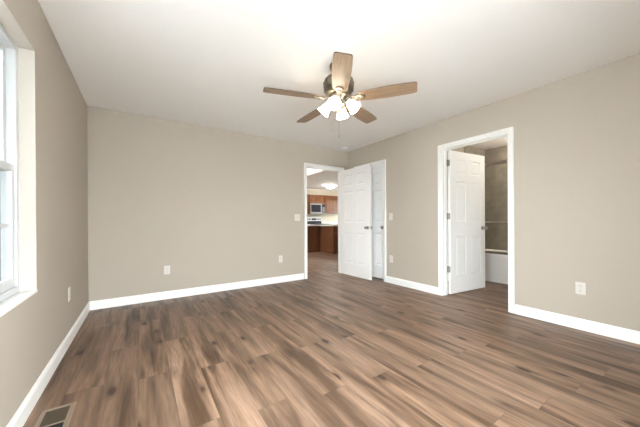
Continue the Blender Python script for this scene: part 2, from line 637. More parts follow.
# ------------------------------------------------------------------ doors
def six_panel(w, h, t, stile=0.112, mull=0.105):
    """Six-panel slab: x 0..w (hinge at 0), y 0..t, z 0..h, raised panels on both faces."""
    bm = new()
    pw = (w - 2 * stile - mull) / 2
    xs = [0, stile, stile + pw, stile + pw + mull, w - stile, w]
    zr = [0, 0.235, 0.805, 1.005, 1.590, 1.700, 1.905, 2.02]
    zs = [z * h / 2.02 for z in zr]
    for side in (0, 1):
        y0 = 0 if side == 0 else t
        s = 1 if side == 0 else -1

        def q(x, d, z):
            return bm.verts.new((x, y0 + s * d, z))
        for i in range(5):
            for j in range(7):
                xa, xb, za, zb = xs[i], xs[i + 1], zs[j], zs[j + 1]
                if i in (1, 3) and j in (1, 3, 5):
                    rings = []
                    for ins, d in ((0, 0), (0.010, 0.007), (0.018, 0.007), (0.040, 0.002)):
                        rings.append([q(xa + ins, d, za + ins), q(xb - ins, d, za + ins), q(xb - ins, d, zb - ins), q(xa + ins, d, zb - ins)])
                    for a, c in zip(rings, rings[1:]):
                        for k in range(4):
                            bm.faces.new((a[k], a[(k + 1) % 4], c[(k + 1) % 4], c[k]))
                    bm.faces.new(rings[-1])
                else:
                    bm.faces.new((q(xa, 0, za), q(xb, 0, za), q(xb, 0, zb), q(xa, 0, zb)))
    bmesh.ops.remove_doubles(bm, verts=bm.verts, dist=1e-5)
    be = [e for e in bm.edges if e.is_boundary]
    bmesh.ops.bridge_loops(bm, edges=be)
    return bm


def knob_bm(bm, x, y, z, s):
    """A round knob on a rose; s is the direction (+1/-1) along local y away from the door face at y."""
    mtx = Matrix.Translation((x, y, z)) @ Matrix.Rotation(-s * PI / 2, 4, 'X')
    lathe(bm, [(0.032, 0.0), (0.033, 0.004), (0.027, 0.009), (0.013, 0.012), (0.011, 0.030), (0.018, 0.036), (0.027, 0.044), (0.029, 0.053), (0.025, 0.062), (0.012, 0.067), (0, 0.068)], 24, mtx)


def lever_bm(bm, x, y, z, s, d=-1):
    """A lever handle on a rose, lever pointing towards d along x."""
    mtx = Matrix.Translation((x, y, z)) @ Matrix.Rotation(-s * PI / 2, 4, 'X')
    lathe(bm, [(0.030, 0.0), (0.031, 0.004), (0.026, 0.010), (0.012, 0.013), (0.011, 0.045), (0.012, 0.052), (0, 0.054)], 20, mtx)
    pts = [(x, y + s * 0.046, z), (x + d * 0.03, y + s * 0.048, z + 0.002), (x + d * 0.075, y + s * 0.046, z - 0.001), (x + d * 0.105, y + s * 0.040, z - 0.004)]
    for (a, c), (ra, rc) in zip(zip(pts, pts[1:]), ((0.0095, 0.0085), (0.0085, 0.0075), (0.0075, 0.007))):
        tube(bm, a, c, ra, rc, 10)


def door(name, label, w, h, hinge, ang, t, front_y, handle, hinge_edge):
    """Door with its hinge pin at `hinge`; ang = direction of the slab from the pin. front_y: slab occupies local y front_y..front_y+t."""
    e = thing(name, label, 'door', (hinge[0], hinge[1], 0.012), (0, 0, ang), kind='structure')
    bm = six_panel(w, h, t)
    obj('slab', bm, DOORW, e, (0.004, front_y, 0.0), bevel=0.0015)
    bm = new()
    kx = w - 0.062
    for yy, s in ((front_y, -1), (front_y + t, 1)):
        (lever_bm if handle == 'lever' else knob_bm)(bm, kx, yy, 0.915, s)
    obj('door_knob', bm, NICKEL, e, smooth=True)
    bm = new()
    box(bm, w + 0.0035, w + 0.0055, front_y + 0.006, front_y + t - 0.006, 0.885, 0.945)
    tube(bm, (w + 0.004, front_y + t / 2, 0.915), (w + 0.013, front_y + t / 2, 0.915), 0.008, 0.006, 10)
    obj('latch_plate', bm, NICKEL, e)
    for z in (0.30, 1.05, 1.80):
        bm = new()
        ky = 0.0
        tube(bm, (-0.001, ky, z), (-0.001, ky, z + 0.09), 0.0062, None, 10)
        tube(bm, (-0.001, ky, z - 0.006), (-0.001, ky, z), 0.004, 0.0062, 10)
        tube(bm, (-0.001, ky, z + 0.09), (-0.001, ky, z + 0.096), 0.0062, 0.004, 10)
        # leaf let into the hinge edge of the slab, with screw heads
        ya, yb = (front_y + 0.004, ky) if front_y < 0 else (ky, front_y + t - 0.004)
        box(bm, 0.0015, 0.0042, ya, yb, z + 0.001, z + 0.089)
        if hinge_edge:      # the other leaf, let into the jamb
            leaf = new()
            box(leaf, -0.036, -0.003, -0.0012, 0.0012, z + 0.001, z + 0.089)
            bmesh.ops.rotate(leaf, cent=(0, 0, 0), matrix=Matrix.Rotation(-ang, 3, 'Z'), verts=leaf.verts)
            tmp = bpy.data.meshes.new('leaf'); leaf.to_mesh(tmp); leaf.free()
            bm.from_mesh(tmp); bpy.data.meshes.remove(tmp)
        obj('hinge', bm, DKNICKEL, e)
    return e


# bedroom door: pin on the right jamb, opens into the room to just past a right angle; its hall face looks left
door('door_1', 'white six-panel bedroom door standing open into the room, in front of the closet doorway', 0.797, 2.02,
     (BD[1] - 0.010, YB - 0.008), math.radians(-90 + 2.0), 0.035, -0.038, 'knob', 0)
# closet door: closed, set back on the far face of the right wall, knob near its right edge
door('door_2', 'white six-panel closet door, closed, half hidden behind the open bedroom door', CD[1] - CD[0] - 0.030, 2.012,
     (XR + WT - 0.001, CD[1] - 0.014), -PI / 2, 0.035, -0.036, 'knob', 0)
# bathroom door: pin on the left jamb at the bathroom side, swung into the bathroom
door('door_3', 'white six-panel bathroom door swung open into the bathroom with hinges showing', 0.805, 2.02,
     (XR + WT + 0.004, BA[1] - 0.013), math.radians(-6.3), 0.035, -0.037, 'knob', 1)


# ------------------------------------------------------------------ windows
def sash_window(name, label, place, w, h, twin=True, depth=0.07):
    """Local frame: x along the wall 0..w, y outwards from the room's wall face, z up 0..h. Two single-hung units side by side."""
    e = thing(name, label, 'window', kind='structure')
    e.matrix_world = place

    def part(nm, bm, m, par=e, **k):
        return obj(nm, bm, m, par, **k)
    FD0, FD1 = depth, depth + 0.07
    # reveal boards and sill
    bm = new()
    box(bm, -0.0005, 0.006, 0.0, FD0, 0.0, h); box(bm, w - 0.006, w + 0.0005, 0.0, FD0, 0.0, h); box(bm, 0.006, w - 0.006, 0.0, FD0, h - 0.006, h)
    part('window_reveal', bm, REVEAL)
    bm = new(); box(bm, 0.0, w, -0.004, FD0, -0.004, 0.010)
    part('window_sill', bm, TRIM, bevel=0.002)
    FW = 0.040
    n = 2 if twin else 1
    uw = w / n
    bm = new()
    box(bm, 0.0, w, FD0, FD1, 0.010, 0.010 + FW); box(bm, 0.0, w, FD0, FD1, h - FW, h)
    xs = [0.0] + [uw * k for k in range(1, n)] + [w]
    box(bm, 0.0, FW, FD0, FD1, 0.010 + FW, h - FW); box(bm, w - FW, w, FD0, FD1, 0.010 + FW, h - FW)
    for k in range(1, n):
        box(bm, uw * k - FW, uw * k + FW, FD0, FD1, 0.010 + FW, h - FW)
    part('window_frame', bm, VINYL, bevel=0.003)
    zm = 0.010 + (h - 0.010) * 0.495
    for k in range(n):
        xa = uw * k + FW; xb = uw * (k + 1) - FW
        for lab, (za, zb, ya, yb) in (('lower_sash', (0.010 + FW, zm + 0.022, FD0 + 0.008, FD0 + 0.034)), ('upper_sash', (zm - 0.022, h - FW, FD0 + 0.038, FD0 + 0.064))):
            bm = new(); SW = 0.042
            box(bm, xa, xa + SW, ya, yb, za, zb); box(bm, xb - SW, xb, ya, yb, za, zb)
            box(bm, xa + SW, xb - SW, ya, yb, za, za + SW + (0.012 if lab == 'lower_sash' else 0)); box(bm, xa + SW, xb - SW, ya, yb, zb - SW, zb)
            sash = part(lab, bm, VINYL, bevel=0.003)
            zc0, zc1 = za + SW, zb - SW
            bm = new(); yc = (ya + yb) / 2
            box(bm, xa + SW - 0.004, xb - SW + 0.004, yc - 0.002, yc + 0.002, zc0 - 0.004, zc1 + 0.004)
            obj('window_pane', bm, GLASS, sash)
            bm = new()
            mw = 0.009
            zmid = (zc0 + zc1) / 2
            box(bm, xa + SW, xb - SW, yc - 0.006, yc + 0.006, zmid - mw, zmid + mw)
            for f in (1 / 3, 2 / 3):
                xm = xa + SW + (xb - xa - 2 * SW) * f
                box(bm, xm - mw, xm + mw, yc - 0.0058, yc + 0.0058, zc0, zc1)
            obj('muntin', bm, VINYL, sash)
        bm = new()
        xc = (xa + xb) / 2
        box(bm, xc - 0.03, xc + 0.03, FD0 + 0.006, FD0 + 0.034, zm + 0.022, zm + 0.032); tube(bm, (xc, FD0 + 0.02, zm + 0.032), (xc, FD0 + 0.02, zm + 0.042), 0.011, 0.009, 12)
        part('sash_lock', bm, VINYL)
    return e


# local x -> +Y, local y -> -X
PL_LEFT = Matrix(((0, -1, 0, XL), (1, 0, 0, W1[0]), (0, 0, 1, W1[2]), (0, 0, 0, 1)))
win1 = sash_window('window_1', 'white vinyl sash window with grilles set deep in the tan wall', PL_LEFT, W1[1] - W1[0], W1[3] - W1[2], False)
PL_SIDE = Matrix(((0, -1, 0, XL), (1, 0, 0, W4[0]), (0, 0, 1, W4[2]), (0, 0, 0, 1)))
sash_window('added_window_left', 'unseen white sash window added in the left wall for daylight', PL_SIDE, W4[1] - W4[0], W4[3] - W4[2], False)
sash_window('added_window_living', 'unseen white twin sash window added in the living area for daylight', Matrix(((0, -1, 0, LX), (1, 0, 0, W3[0]), (0, 0, 1, W3[2]), (0, 0, 0, 1))), W3[1] - W3[0], W3[3] - W3[2], True, 0.03)
sash_window('added_window_kitchen', 'unseen white twin sash window added in the kitchen for daylight', Matrix(((0, 1, 0, EX), (-1, 0, 0, W5[1]), (0, 0, 1, W5[2]), (0, 0, 0, 1))), W5[1] - W5[0], W5[3] - W5[2], True, 0.03)
PL_FRONT = Matrix(((-1, 0, 0, W2[1]), (0, -1, 0, YF), (0, 0, 1, W2[2]), (0, 0, 0, 1)))
sash_window('added_window_front', 'unseen white twin sash window added in the front wall for daylight', PL_FRONT, W2[1] - W2[0], W2[3] - W2[2], True)

# half screen over the lower sash, on the outside of the frame
SCREEN = glass_material('insect_screen_mesh', (0.62, 0.63, 0.64), 1.02)
bm = new(); xa, xb = W1[0] + 0.02, W1[1] - 0.02
box(bm, XL - 0.1335, XL - 0.1325, xa + 0.016, xb - 0.016, W1[2] + 0.040, W1[2] + 0.735)
obj('insect_screen', bm, SCREEN, win1).matrix_parent_inverse = win1.matrix_world.inverted()
bm = new()
for y0, y1, z0, z1 in ((xa, xa + 0.016, 0.024, 0.75), (xb - 0.016, xb, 0.024, 0.75), (xa + 0.016, xb - 0.016, 0.024, 0.040), (xa + 0.016, xb - 0.016, 0.735, 0.75)):
    box(bm, XL - 0.138, XL - 0.128, y0, y1, W1[2] + z0, W1[2] + z1)
obj('screen_frame', bm, VINYL, win1).matrix_parent_inverse = win1.matrix_world.inverted()

# outdoors: ground, plus added eave, wing wall and house that shade the side window
bm = new(); box(bm, -40, 40, -40, 40, -0.62, -0.60)
struct('ground', bm, GROUND)
bm = new(); box(bm, XL - 0.60, XL - 0.141, 1.34, YB + WT, 2.60, 2.72)  # unseen eave, added to cut sky light on the side window
struct('roof_eave_blocker', bm, TRIM)
bm = new(); box(bm, -2.35, XL - 0.141, 1.20, 1.33, -0.6, 3.0)  # unseen wall, added to block open sky from the side window reveal
struct('wall_wing_blocker', bm, mat('blocker_render', (0.30, 0.30, 0.29), 0.8))
SIDING = mat('pale_blue_siding', (0.25, 0.29, 0.315), 0.6)
bm = new()
hx = -2.9
nb = 26
pts = []
for i in range(nb):                      # lapped clapboards
    z = -0.60 + i * 0.18
    pts += [(hx + 0.020, z), (hx + 0.004, z + 0.18)]
pts = [(hx - 0.2, -0.60)] + pts + [(hx - 0.2, -0.60 + nb * 0.18)]
prism(bm, pts, 1.2, 13.0, Matrix(((1, 0, 0, 0), (0, 0, 1, 0), (0, 1, 0, 0), (0, 0, 0, 1))))  # house front added close by to dim daylight at the side window
struct('wall_neighbour_blocker', bm, SIDING)


# ------------------------------------------------------------------ ceiling fan
FX, FY, BZ = 1.472, 1.890, 2.134
fan = thing('ceiling_fan', 'five-blade wooden ceiling fan with pewter motor and four lit frosted glass shades', 'ceiling fan', (FX, FY, H))
bm = new()
lathe(bm, [(0, 0.0), (0.078, 0.0), (0.080, -0.012), (0.072, -0.040), (0.050, -0.062), (0.042, -0.090), (0.042, -0.120)], 40)
obj('canopy', bm, PEWTER, fan, smooth=True)
bm = new()
lathe(bm, [(0.0, -0.105), (0.060, -0.106), (0.112, -0.122), (0.130, -0.140), (0.134, -0.160), (0.132, -0.215), (0.126, -0.236), (0.104, -0.256), (0.080, -0.268), (0.0, -0.270)], 48)
for k in range(10):    # cast ribs round the motor
    a = 2 * PI * k / 10
    tube(bm, (0.130 * math.cos(a), 0.130 * math.sin(a), -0.150), (0.124 * math.cos(a), 0.124 * math.sin(a), -0.240), 0.009, 0.007, 8)
obj('motor_housing', bm, PEWTER, fan, smooth=True)
bm = new()
lathe(bm, [(0.0, -0.262), (0.074, -0.266), (0.078, -0.280), (0.060, -0.300), (0.046, -0.318), (0.050, -0.340), (0.056, -0.358), (0.048, -0.378), (0.024, -0.392), (0.014, -0.405), (0.012, -0.418), (0.0, -0.422)], 36)
obj('light_hub', bm, PEWTER, fan, smooth=True)

ZB = BZ - H


def blade_outline():
    pts = []
    x0, x1 = 0.165, 0.660
    N = 18

    def hw(t):
        return 0.050 + 0.022 * math.sin(PI * (0.08 + 0.72 * t))
    up = []
    for i in range(N + 1):
        t = i / N
        x = x0 + (x1 - x0) * t
        w = hw(t)
        d1 = (x - x0)
        if d1 < 0.03: w *= math.sqrt(max(0.0, 1 - ((0.03 - d1) / 0.03) ** 2)) * 0.55 + 0.45
        up.append((x, w))
    xe, we = up[-1]
    up[-1] = (xe - 0.018, we)
    tip = [(xe - 0.018 + 0.018 * math.sin(a), we - 0.018 + 0.018 * math.cos(a)) for a in (0.4, 0.8, 1.2, PI / 2)]
    up += tip
    return up + [(x, -y) for x, y in up[::-1]]


OUT = blade_outline()
PITCH = math.radians(-11)
A0 = 234.9
blade0 = None
for k in range(5):
    a = math.radians(A0 + 72 * k)
    if k == 0:
        bm = new()
        prism(bm, OUT, -0.004, 0.004)
        me_faces = list(bm.faces)
        for f in me_faces:
            f.material_index = 1 if len(f.verts) == 4 else 0
        blade = obj('blade', bm, [BLADE, BLADE_EDGE], fan, bevel=0.0)
        blade.rotation_mode = 'XYZ'
        # ornate blade iron: flat plate under the blade, screws and a curved arm up to the motor
        bm = new()
        NR = 28
        ring = []
        for rx, ry, z in ((0.046, 0.036, -0.0042), (0.046, 0.036, -0.0105), (0.041, 0.031, -0.0130), (0.026, 0.017, -0.0125), (0.022, 0.013, -0.0042)):
            ring.append([bm.verts.new((0.196 + rx * math.cos(2 * PI * i / NR), ry * math.sin(2 * PI * i / NR), z)) for i in range(NR)])
        for ra, rb in zip(ring, ring[1:] + ring[:1]):
            for i in range(NR):
                j = (i + 1) % NR
                bm.faces.new((ra[i], ra[j], rb[j], rb[i]))
        for sx, sy in ((0.184, 0.025), (0.184, -0.025), (0.230, 0.0)):
            tube(bm, (sx, sy, -0.0155), (sx, sy, -0.0115), 0.005, 0.006, 10)
        for s in (1, -1):
            path_tube(bm, [(0.080, 0.010 * s, 0.030), (0.105, 0.018 * s, 0.012), (0.128, 0.020 * s, -0.004), (0.158, 0.013 * s, -0.008)], 0.0062, 10)
        iron = obj('blade_iron', bm, PEWTER, blade, smooth=True)
        blade0 = blade
    else:
        blade = copy_tree(blade0, fan)
    # pitch about the blade's own axis, then turn about the hub
    blade.location = (0, 0, ZB)
    blade.rotation_euler = (PITCH, 0, a)

right = Vector((0.8313, -0.5558, 0)); near = Vector((-0.5558, -0.8313, 0))
base_az = math.atan2(near.y, near.x)
shade0 = None
for k in range(4):
    a = base_az - math.radians(18) + k * PI / 2
    if k == 0:
        bm = new()
        # curved arm from the hub to the socket
        path_tube(bm, [(0.036, 0, -0.330), (0.046, 0, -0.318), (0.062, 0, -0.314), (0.075, 0, -0.322)], 0.008, 10)
        mt = Matrix.Translation((0.075, 0, -0.322)) @ Matrix.Rotation(math.radians(180 - 42), 4, 'Y') @ Matrix.Scale(0.92, 4)
        lathe(bm, [(0.012, -0.006), (0.020, 0.0), (0.024, 0.012), (0.024, 0.026), (0.020, 0.030)], 20, mt)
        arm = obj('lamp_arm', bm, PEWTER, fan, smooth=True)
        bm = new()
        # bell shaped frosted shade opening outwards and down, double-walled
        outer = [(0.024, 0.020), (0.030, 0.030), (0.040, 0.050), (0.046, 0.075), (0.052, 0.100), (0.064, 0.124)]
        inner = [(r - 0.003, z) for r, z in outer[::-1]]
        lathe(bm, outer + inner, 32, mt, False, False)
        sh = obj('lamp_shade', bm, LAMPGLASS, arm, smooth=True)
        bm = new()
        lathe(bm, [(0.012, 0.024), (0.014, 0.044), (0.026, 0.068), (0.029, 0.082), (0.022, 0.098), (0, 0.105)], 20, mt)
        obj('bulb', bm, mat('lit_bulb', (0.9, 0.9, 0.88), 0.4, emit=(1.0, 0.86, 0.66), emit_s=12.0), arm, smooth=True)
        shade0 = arm
    else:
        arm = copy_tree(shade0, fan)
    arm.rotation_euler = (0, 0, a)
for (dx, dy, z1) in ((-0.052, 0.02, 1.86), (0.004, 0.030, 1.80)):
    p = right * dx - near * dy
    bm = new()
    tube(bm, (p.x, p.y, -0.36), (p.x, p.y, z1 - H + 0.03), 0.0013, None, 6)
    lathe(bm, [(0, 0.034), (0.003, 0.032), (0.0055, 0.016), (0.0045, 0.004), (0, 0.0)], 12, Matrix.Translation((p.x, p.y, z1 - H)))
    obj('pull_chain', bm, NICKEL, fan, smooth=True)

# ------------------------------------------------------------------ smoke detector
det = thing('smoke_detector', 'small round white smoke detector on the ceiling near the far corner', 'smoke detector', (3.235, 3.965, H))
bm = new(); lathe(bm, [(0, 0), (0.066, 0.0), (0.066, -0.012), (0.060, -0.016), (0, -0.016)], 32)
obj('mounting_base', bm, TRIM, det, smooth=True)
bm = new(); lathe(bm, [(0.0, -0.016), (0.056, -0.016), (0.055, -0.030), (0.044, -0.038), (0, -0.040)], 32)
obj('sensor_cover', bm, TRIM, det, smooth=True)


# ------------------------------------------------------------------ outlets and switches
def outlet(label, place):
    e = thing('wall_outlet', label, 'outlet', group='duplex outlets on the bedroom walls')
    e.matrix_world = place          # local: x along the wall, y out of the wall, z up
    bm = new(); box(bm, -0.036, 0.036, 0.0, 0.006, -0.058, 0.058)
    obj('cover_plate', bm, PLASTIC, e, bevel=0.0025)
    for zc in (0.024, -0.024):
        bm = new()
        pts = [(0.017 * math.cos(t), 0.0165 * math.sin(t)) for t in [2 * PI * i / 20 for i in range(20)]]
        pts = [(x, max(-0.013, min(0.013, y))) for x, y in pts]
        prism(bm, pts, 0.006, 0.0085, Matrix.Translation((0, 0, zc)) @ Matrix.Rotation(PI / 2, 4, 'X') @ Matrix.Scale(-1, 4, (0, 0, 1)))
        r = obj('receptacle', bm, PLASTIC, e)
        bm = new()
        for sx in (-0.0065, 0.0065):
            box(bm, sx - 0.0012, sx + 0.0012, 0.0080, 0.0089, zc - 0.002, zc + 0.007)
        tube(bm, (0, 0.0080, zc - 0.0075), (0, 0.0089, zc - 0.0075), 0.0024, None, 10)
        obj('slots', bm, SLOT, r)
    bm = new(); tube(bm, (0, 0.0055, 0), (0, 0.0072, 0), 0.0035, 0.003, 10)
    obj('screw', bm, NICKEL, e)
    return e


def switch(label, place, gangs):
    e = thing('light_switch', label, 'light switch', group='light switches beside the doorways')
    e.matrix_world = place
    w = 0.036 + 0.0230 * (gangs - 1)
    bm = new(); box(bm, -w, w, 0.0, 0.006, -0.058, 0.058)
    obj('cover_plate', bm, PLASTIC, e, bevel=0.0025)
    for g in range(gangs):
        x = (g - (gangs - 1) / 2) * 0.046
        bm = new()
        box(bm, x - 0.0055, x + 0.0055, 0.0055, 0.0075, -0.013, 0.013)
        v = [(x - 0.004, 0.007, -0.008), (x + 0.004, 0.007, -0.008)]
        tube(bm, (x, 0.006, 0.000), (x, 0.019, 0.007), 0.005, 0.0038, 8)
        obj('toggle', bm, PLASTIC, e)
        for z in (0.030, -0.030):
            bm = new()
            tube(bm, (x, 0.0055, z), (x, 0.0070, z), 0.003, 0.0026, 8)
            obj('screw', bm, NICKEL, e)
    return e


def on_back(x, z): return Matrix(((-1, 0, 0, x), (0, -1, 0, YB), (0, 0, 1, z), (0, 0, 0, 1)))
def on_right(y, z): return Matrix(((0, -1, 0, XR), (1, 0, 0, y), (0, 0, 1, z), (0, 0, 0, 1)))
def on_left(y, z): return Matrix(((0, 1, 0, XL), (-1, 0, 0, y), (0, 0, 1, z), (0, 0, 0, 1)))


outlet('white duplex outlet low on the back wall, on its window-wall half', on_back(0.288, 0.394))
outlet('white duplex outlet low on the wall beside the open bedroom doorway', on_back(1.981, 0.401))
outlet('white duplex outlet alone on the wall past the bathroom doorway, largest in view', on_right(0.739, 0.394))
outlet('white duplex outlet below the single switch between closet and bathroom doorways', on_right(3.060, 0.404))
outlet('white duplex outlet seen edge-on low on the window wall', on_left(3.156, 0.427))
switch('white double toggle switch plate just beside the bedroom doorway', on_back(2.312, 1.113), 2)
switch('white single toggle switch between the closet and bathroom doorways', on_right(3.060, 1.113), 1)

# ------------------------------------------------------------------ floor register
vent = thing('floor_vent', 'taupe metal floor register set in the planks near the window wall', 'floor vent', (-0.393, 1.935, 0.0))
bm = new()
ox, oy, ix, iy = 0.073, 0.165, 0.050, 0.140
for za, zb in ((0.0, 0.005),):
    o4 = [(-ox, -oy), (ox, -oy), (ox, oy), (-ox, oy)]
    i4 = [(-ix, -iy), (ix, -iy), (ix, iy), (-ix, iy)]
    m4 = [(x * 0.93, y * 0.965) for x, y in o4]
    rings = [[bm.verts.new((x, y, 0.0005)) for x, y in o4], [bm.verts.new((x, y, 0.0055)) for x, y in m4], [bm.verts.new((x, y, 0.0055)) for x, y in i4], [bm.verts.new((x, y, 0.0008)) for x, y in i4]]
    for a, c in zip(rings, rings[1:]):
        for i in range(4):
            j = (i + 1) % 4
            bm.faces.new((a[i], a[j], c[j], c[i]))
box(bm, -ix, ix, -0.010, -0.002, 0.001, 0.0055)
obj('frame', bm, VENTM, vent)
bm = new(); box(bm, -ix, ix, -iy, iy, 0.0004, 0.0010)
obj('duct_opening', bm, VENTD, vent)
bm = new()
for i in range(12):
    y = 0.004 + (iy - 0.006) * (i + 0.5) / 12
    box(bm, -ix, ix, y - 0.0038, y + 0.0038, 0.0020, 0.0042)
obj('louvre', bm, VENTL, vent)
bm = new()
for i in range(12):
    y = -0.012 - (iy - 0.014) * (i + 0.5) / 12
    box(bm, -ix, ix, y - 0.0012, y + 0.0012, 0.0012, 0.0045)
obj('louvre', bm, VENTD, vent)

# ------------------------------------------------------------------ bathroom
tub = thing('bathtub', 'white alcove bathtub behind the bathroom door', 'bathtub', (4.95, 1.112, 0))
L, Wd, TH = TY - 0.012 - 1.112, 0.757, 0.475
bm = new()


def rr(x0, x1, y0, y1, r, z, n=6):
    out = []
    for cxx, cyy, a0 in ((x1 - r, y1 - r, 0), (x0 + r, y1 - r, 90), (x0 + r, y0 + r, 180), (x1 - r, y0 + r, 270)):
        for i in range(n + 1):
            a = math.radians(a0 + 90 * i / n)
            out.append(bm.verts.new((cxx + r * math.cos(a), cyy + r * math.sin(a), z)))
    return out


rings = [rr(0.0, Wd, 0, L, 0.002, 0.0), rr(0.0, Wd, 0, L, 0.002, TH - 0.035), rr(0.0, Wd, 0, L, 0.004, TH - 0.012), rr(0.008, Wd - 0.002, 0.002, L - 0.002, 0.01, TH),
         rr(0.065, Wd - 0.055, 0.08, L - 0.08, 0.12, TH), rr(0.085, Wd - 0.075, 0.11, L - 0.11, 0.12, TH - 0.03), rr(0.14, Wd - 0.13, 0.20, L - 0.20, 0.12, 0.12), rr(0.19, Wd - 0.18, 0.28, L - 0.28, 0.10, 0.08)]
for a, c in zip(rings, rings[1:]):
    for i in range(len(a)):
        j = (i + 1) % len(a)
        bm.faces.new((a[i], a[j], c[j], c[i]))
bm.faces.new(rings[0][::-1]); bm.faces.new(rings[-1])
obj('tub_body', bm, TUBM, tub, smooth=True)
bm = new(); box(bm, -0.012, 0.0, 0.0, L, 0.0, 0.030)
obj('toe_strip', bm, TRIM, tub)

sd = thing('shower_door', 'sliding glass tub doors with brushed metal rails and towel bar', 'shower door', (4.985, 1.112, TH))
bm = new(); box(bm, -0.022, 0.030, 0.0, L, 0.0, 0.040)
obj('bottom_rail', bm, CHROME, sd, bevel=0.003)
bm = new(); box(bm, -0.024, 0.032, 0.0, L, 1.505, 1.565)
obj('header_rail', bm, CHROME, sd, bevel=0.003)
for nm, y0, y1, x in (('glass_panel', 0.70, L - 0.005, -0.010), ('glass_panel', 0.005, 0.78, 0.014)):
    bm = new(); box(bm, x - 0.003, x + 0.003, y0, y1, 0.030, 1.515)
    g = obj(nm, bm, SHGLASS, sd)
    bm = new()
    s = -1 if x < 0 else 1
    ya, yb = (0.80, 1.36) if x < 0 else (0.15, 0.65)
    xx = x + s * 0.045
    tube(bm, (xx, ya, 0.540), (xx, yb, 0.540), 0.008, None, 12)
    for yy in (ya + 0.015, yb - 0.015):
        tube(bm, (x + s * 0.003, yy, 0.540), (xx, yy, 0.540), 0.007, None, 10)
    obj('towel_bar', bm, CHROME, g, smooth=True)

bl = thing('bathroom_light', 'round frosted ceiling light inside the bathroom, above the tub', 'ceiling light', (5.34, 1.72, H))
bm = new(); lathe(bm, [(0, 0), (0.15, 0), (0.15, -0.02), (0.14, -0.025), (0, -0.025)], 32)
obj('light_base', bm, NICKEL, bl, smooth=True)
bm = new(); lathe(bm, [(0.138, -0.025), (0.130, -0.055), (0.095, -0.080), (0.04, -0.092), (0, -0.094)], 32)
obj('glass_dome', bm, BATHLAMP, bl, smooth=True)


bath_fill = thing('bathroom_light', 'unseen second bathroom ceiling light, added to brighten the tub front', 'ceiling light', (4.50, 1.30, H))  # added fill dome for the tub front, out of view
bm = new(); lathe(bm, [(0, 0), (0.15, 0), (0.15, -0.02), (0.14, -0.025), (0, -0.025)], 32)
obj('light_base', bm, NICKEL, bath_fill, smooth=True)
bm = new(); lathe(bm, [(0.138, -0.025), (0.130, -0.055), (0.095, -0.080), (0.04, -0.092), (0, -0.094)], 32)
obj('glass_dome', bm, mat('dim_dome_glass', (0.9, 0.9, 0.88), 0.4, emit=(1.0, 0.93, 0.82), emit_s=13.0), bath_fill, smooth=True)

# ------------------------------------------------------------------ kitchen
def shaker_door(bm, x0, x1, z0, z1, y, fr=0.055, t=0.02):
    """Raised-panel cabinet door facing -Y with its front at y."""
    def q(x, d, z): return bm.verts.new((x, y + d, z))
    rings = [[q(x0 + i, d, z0 + i), q(x1 - i, d, z0 + i), q(x1 - i, d, z1 - i), q(x0 + i, d, z1 - i)] for i, d in ((0, t), (0, 0.003), (0.004, 0), (fr, 0), (fr + 0.008, 0.009), (fr + 0.018, 0.009), (fr + 0.042, 0.002))]
    for a, c in zip(rings, rings[1:]):
        for k in range(4):
            bm.faces.new((a[k], a[(k + 1) % 4], c[(k + 1) % 4], c[k]))
    bm.faces.new(rings[-1]); bm.faces.new(rings[0][::-1])


def cabinet(name, label, cat, x0, x1, yf, yb, z0, z1, doors, toe=False, group=None, drawers=False):
    e = thing(name, label, cat, ((x0 + x1) / 2, yb, z0), group=group)
    ox_ = (x0 + x1) / 2
    bm = new()
    w2 = (x1 - x0) / 2
    d = yf - yb
    zb = 0.1 if toe else 0.0
    box(bm, -w2, w2, d + 0.022, 0, zb, z1 - z0)
    if toe: box(bm, -w2, w2, d + 0.09, 0, 0, zb)
    obj('carcass', bm, OAK, e)
    n = doors
    for k in range(n):
        a = -w2 + 0.012 + k * (2 * w2 - 0.012) / n
        c = -w2 + (k + 1) * (2 * w2 - 0.012) / n
        bm = new()
        top = (z1 - z0) - 0.012 - (0.17 if drawers else 0)
        shaker_door(bm, a, c, zb + 0.012, top, d)
        dd = obj('cabinet_door', bm, OAK, e)
        bm = new()
        kx = c - 0.03 if k % 2 == 0 else a + 0.03
        kz = (zb + 0.06) if not toe else top - 0.06
        lathe(bm, [(0.006, 0), (0.006, 0.012), (0.014, 0.018), (0.012, 0.026), (0, 0.028)], 12, Matrix.Translation((kx, d, kz)) @ Matrix.Rotation(PI / 2, 4, 'X'))
        obj('knob', bm, DKNICKEL, dd, smooth=True)
        if drawers:
            bm = new(); shaker_door(bm, a, c, top + 0.012, (z1 - z0) - 0.012, d, fr=0.03)
            dr = obj('drawer', bm, OAK, e)
            bm = new()
            lathe(bm, [(0.006, 0), (0.006, 0.012), (0.014, 0.018), (0.012, 0.026), (0, 0.028)], 12, Matrix.Translation(((a + c) / 2, d, top + 0.085)) @ Matrix.Rotation(PI / 2, 4, 'X'))
            obj('knob', bm, DKNICKEL, dr, smooth=True)
    return e


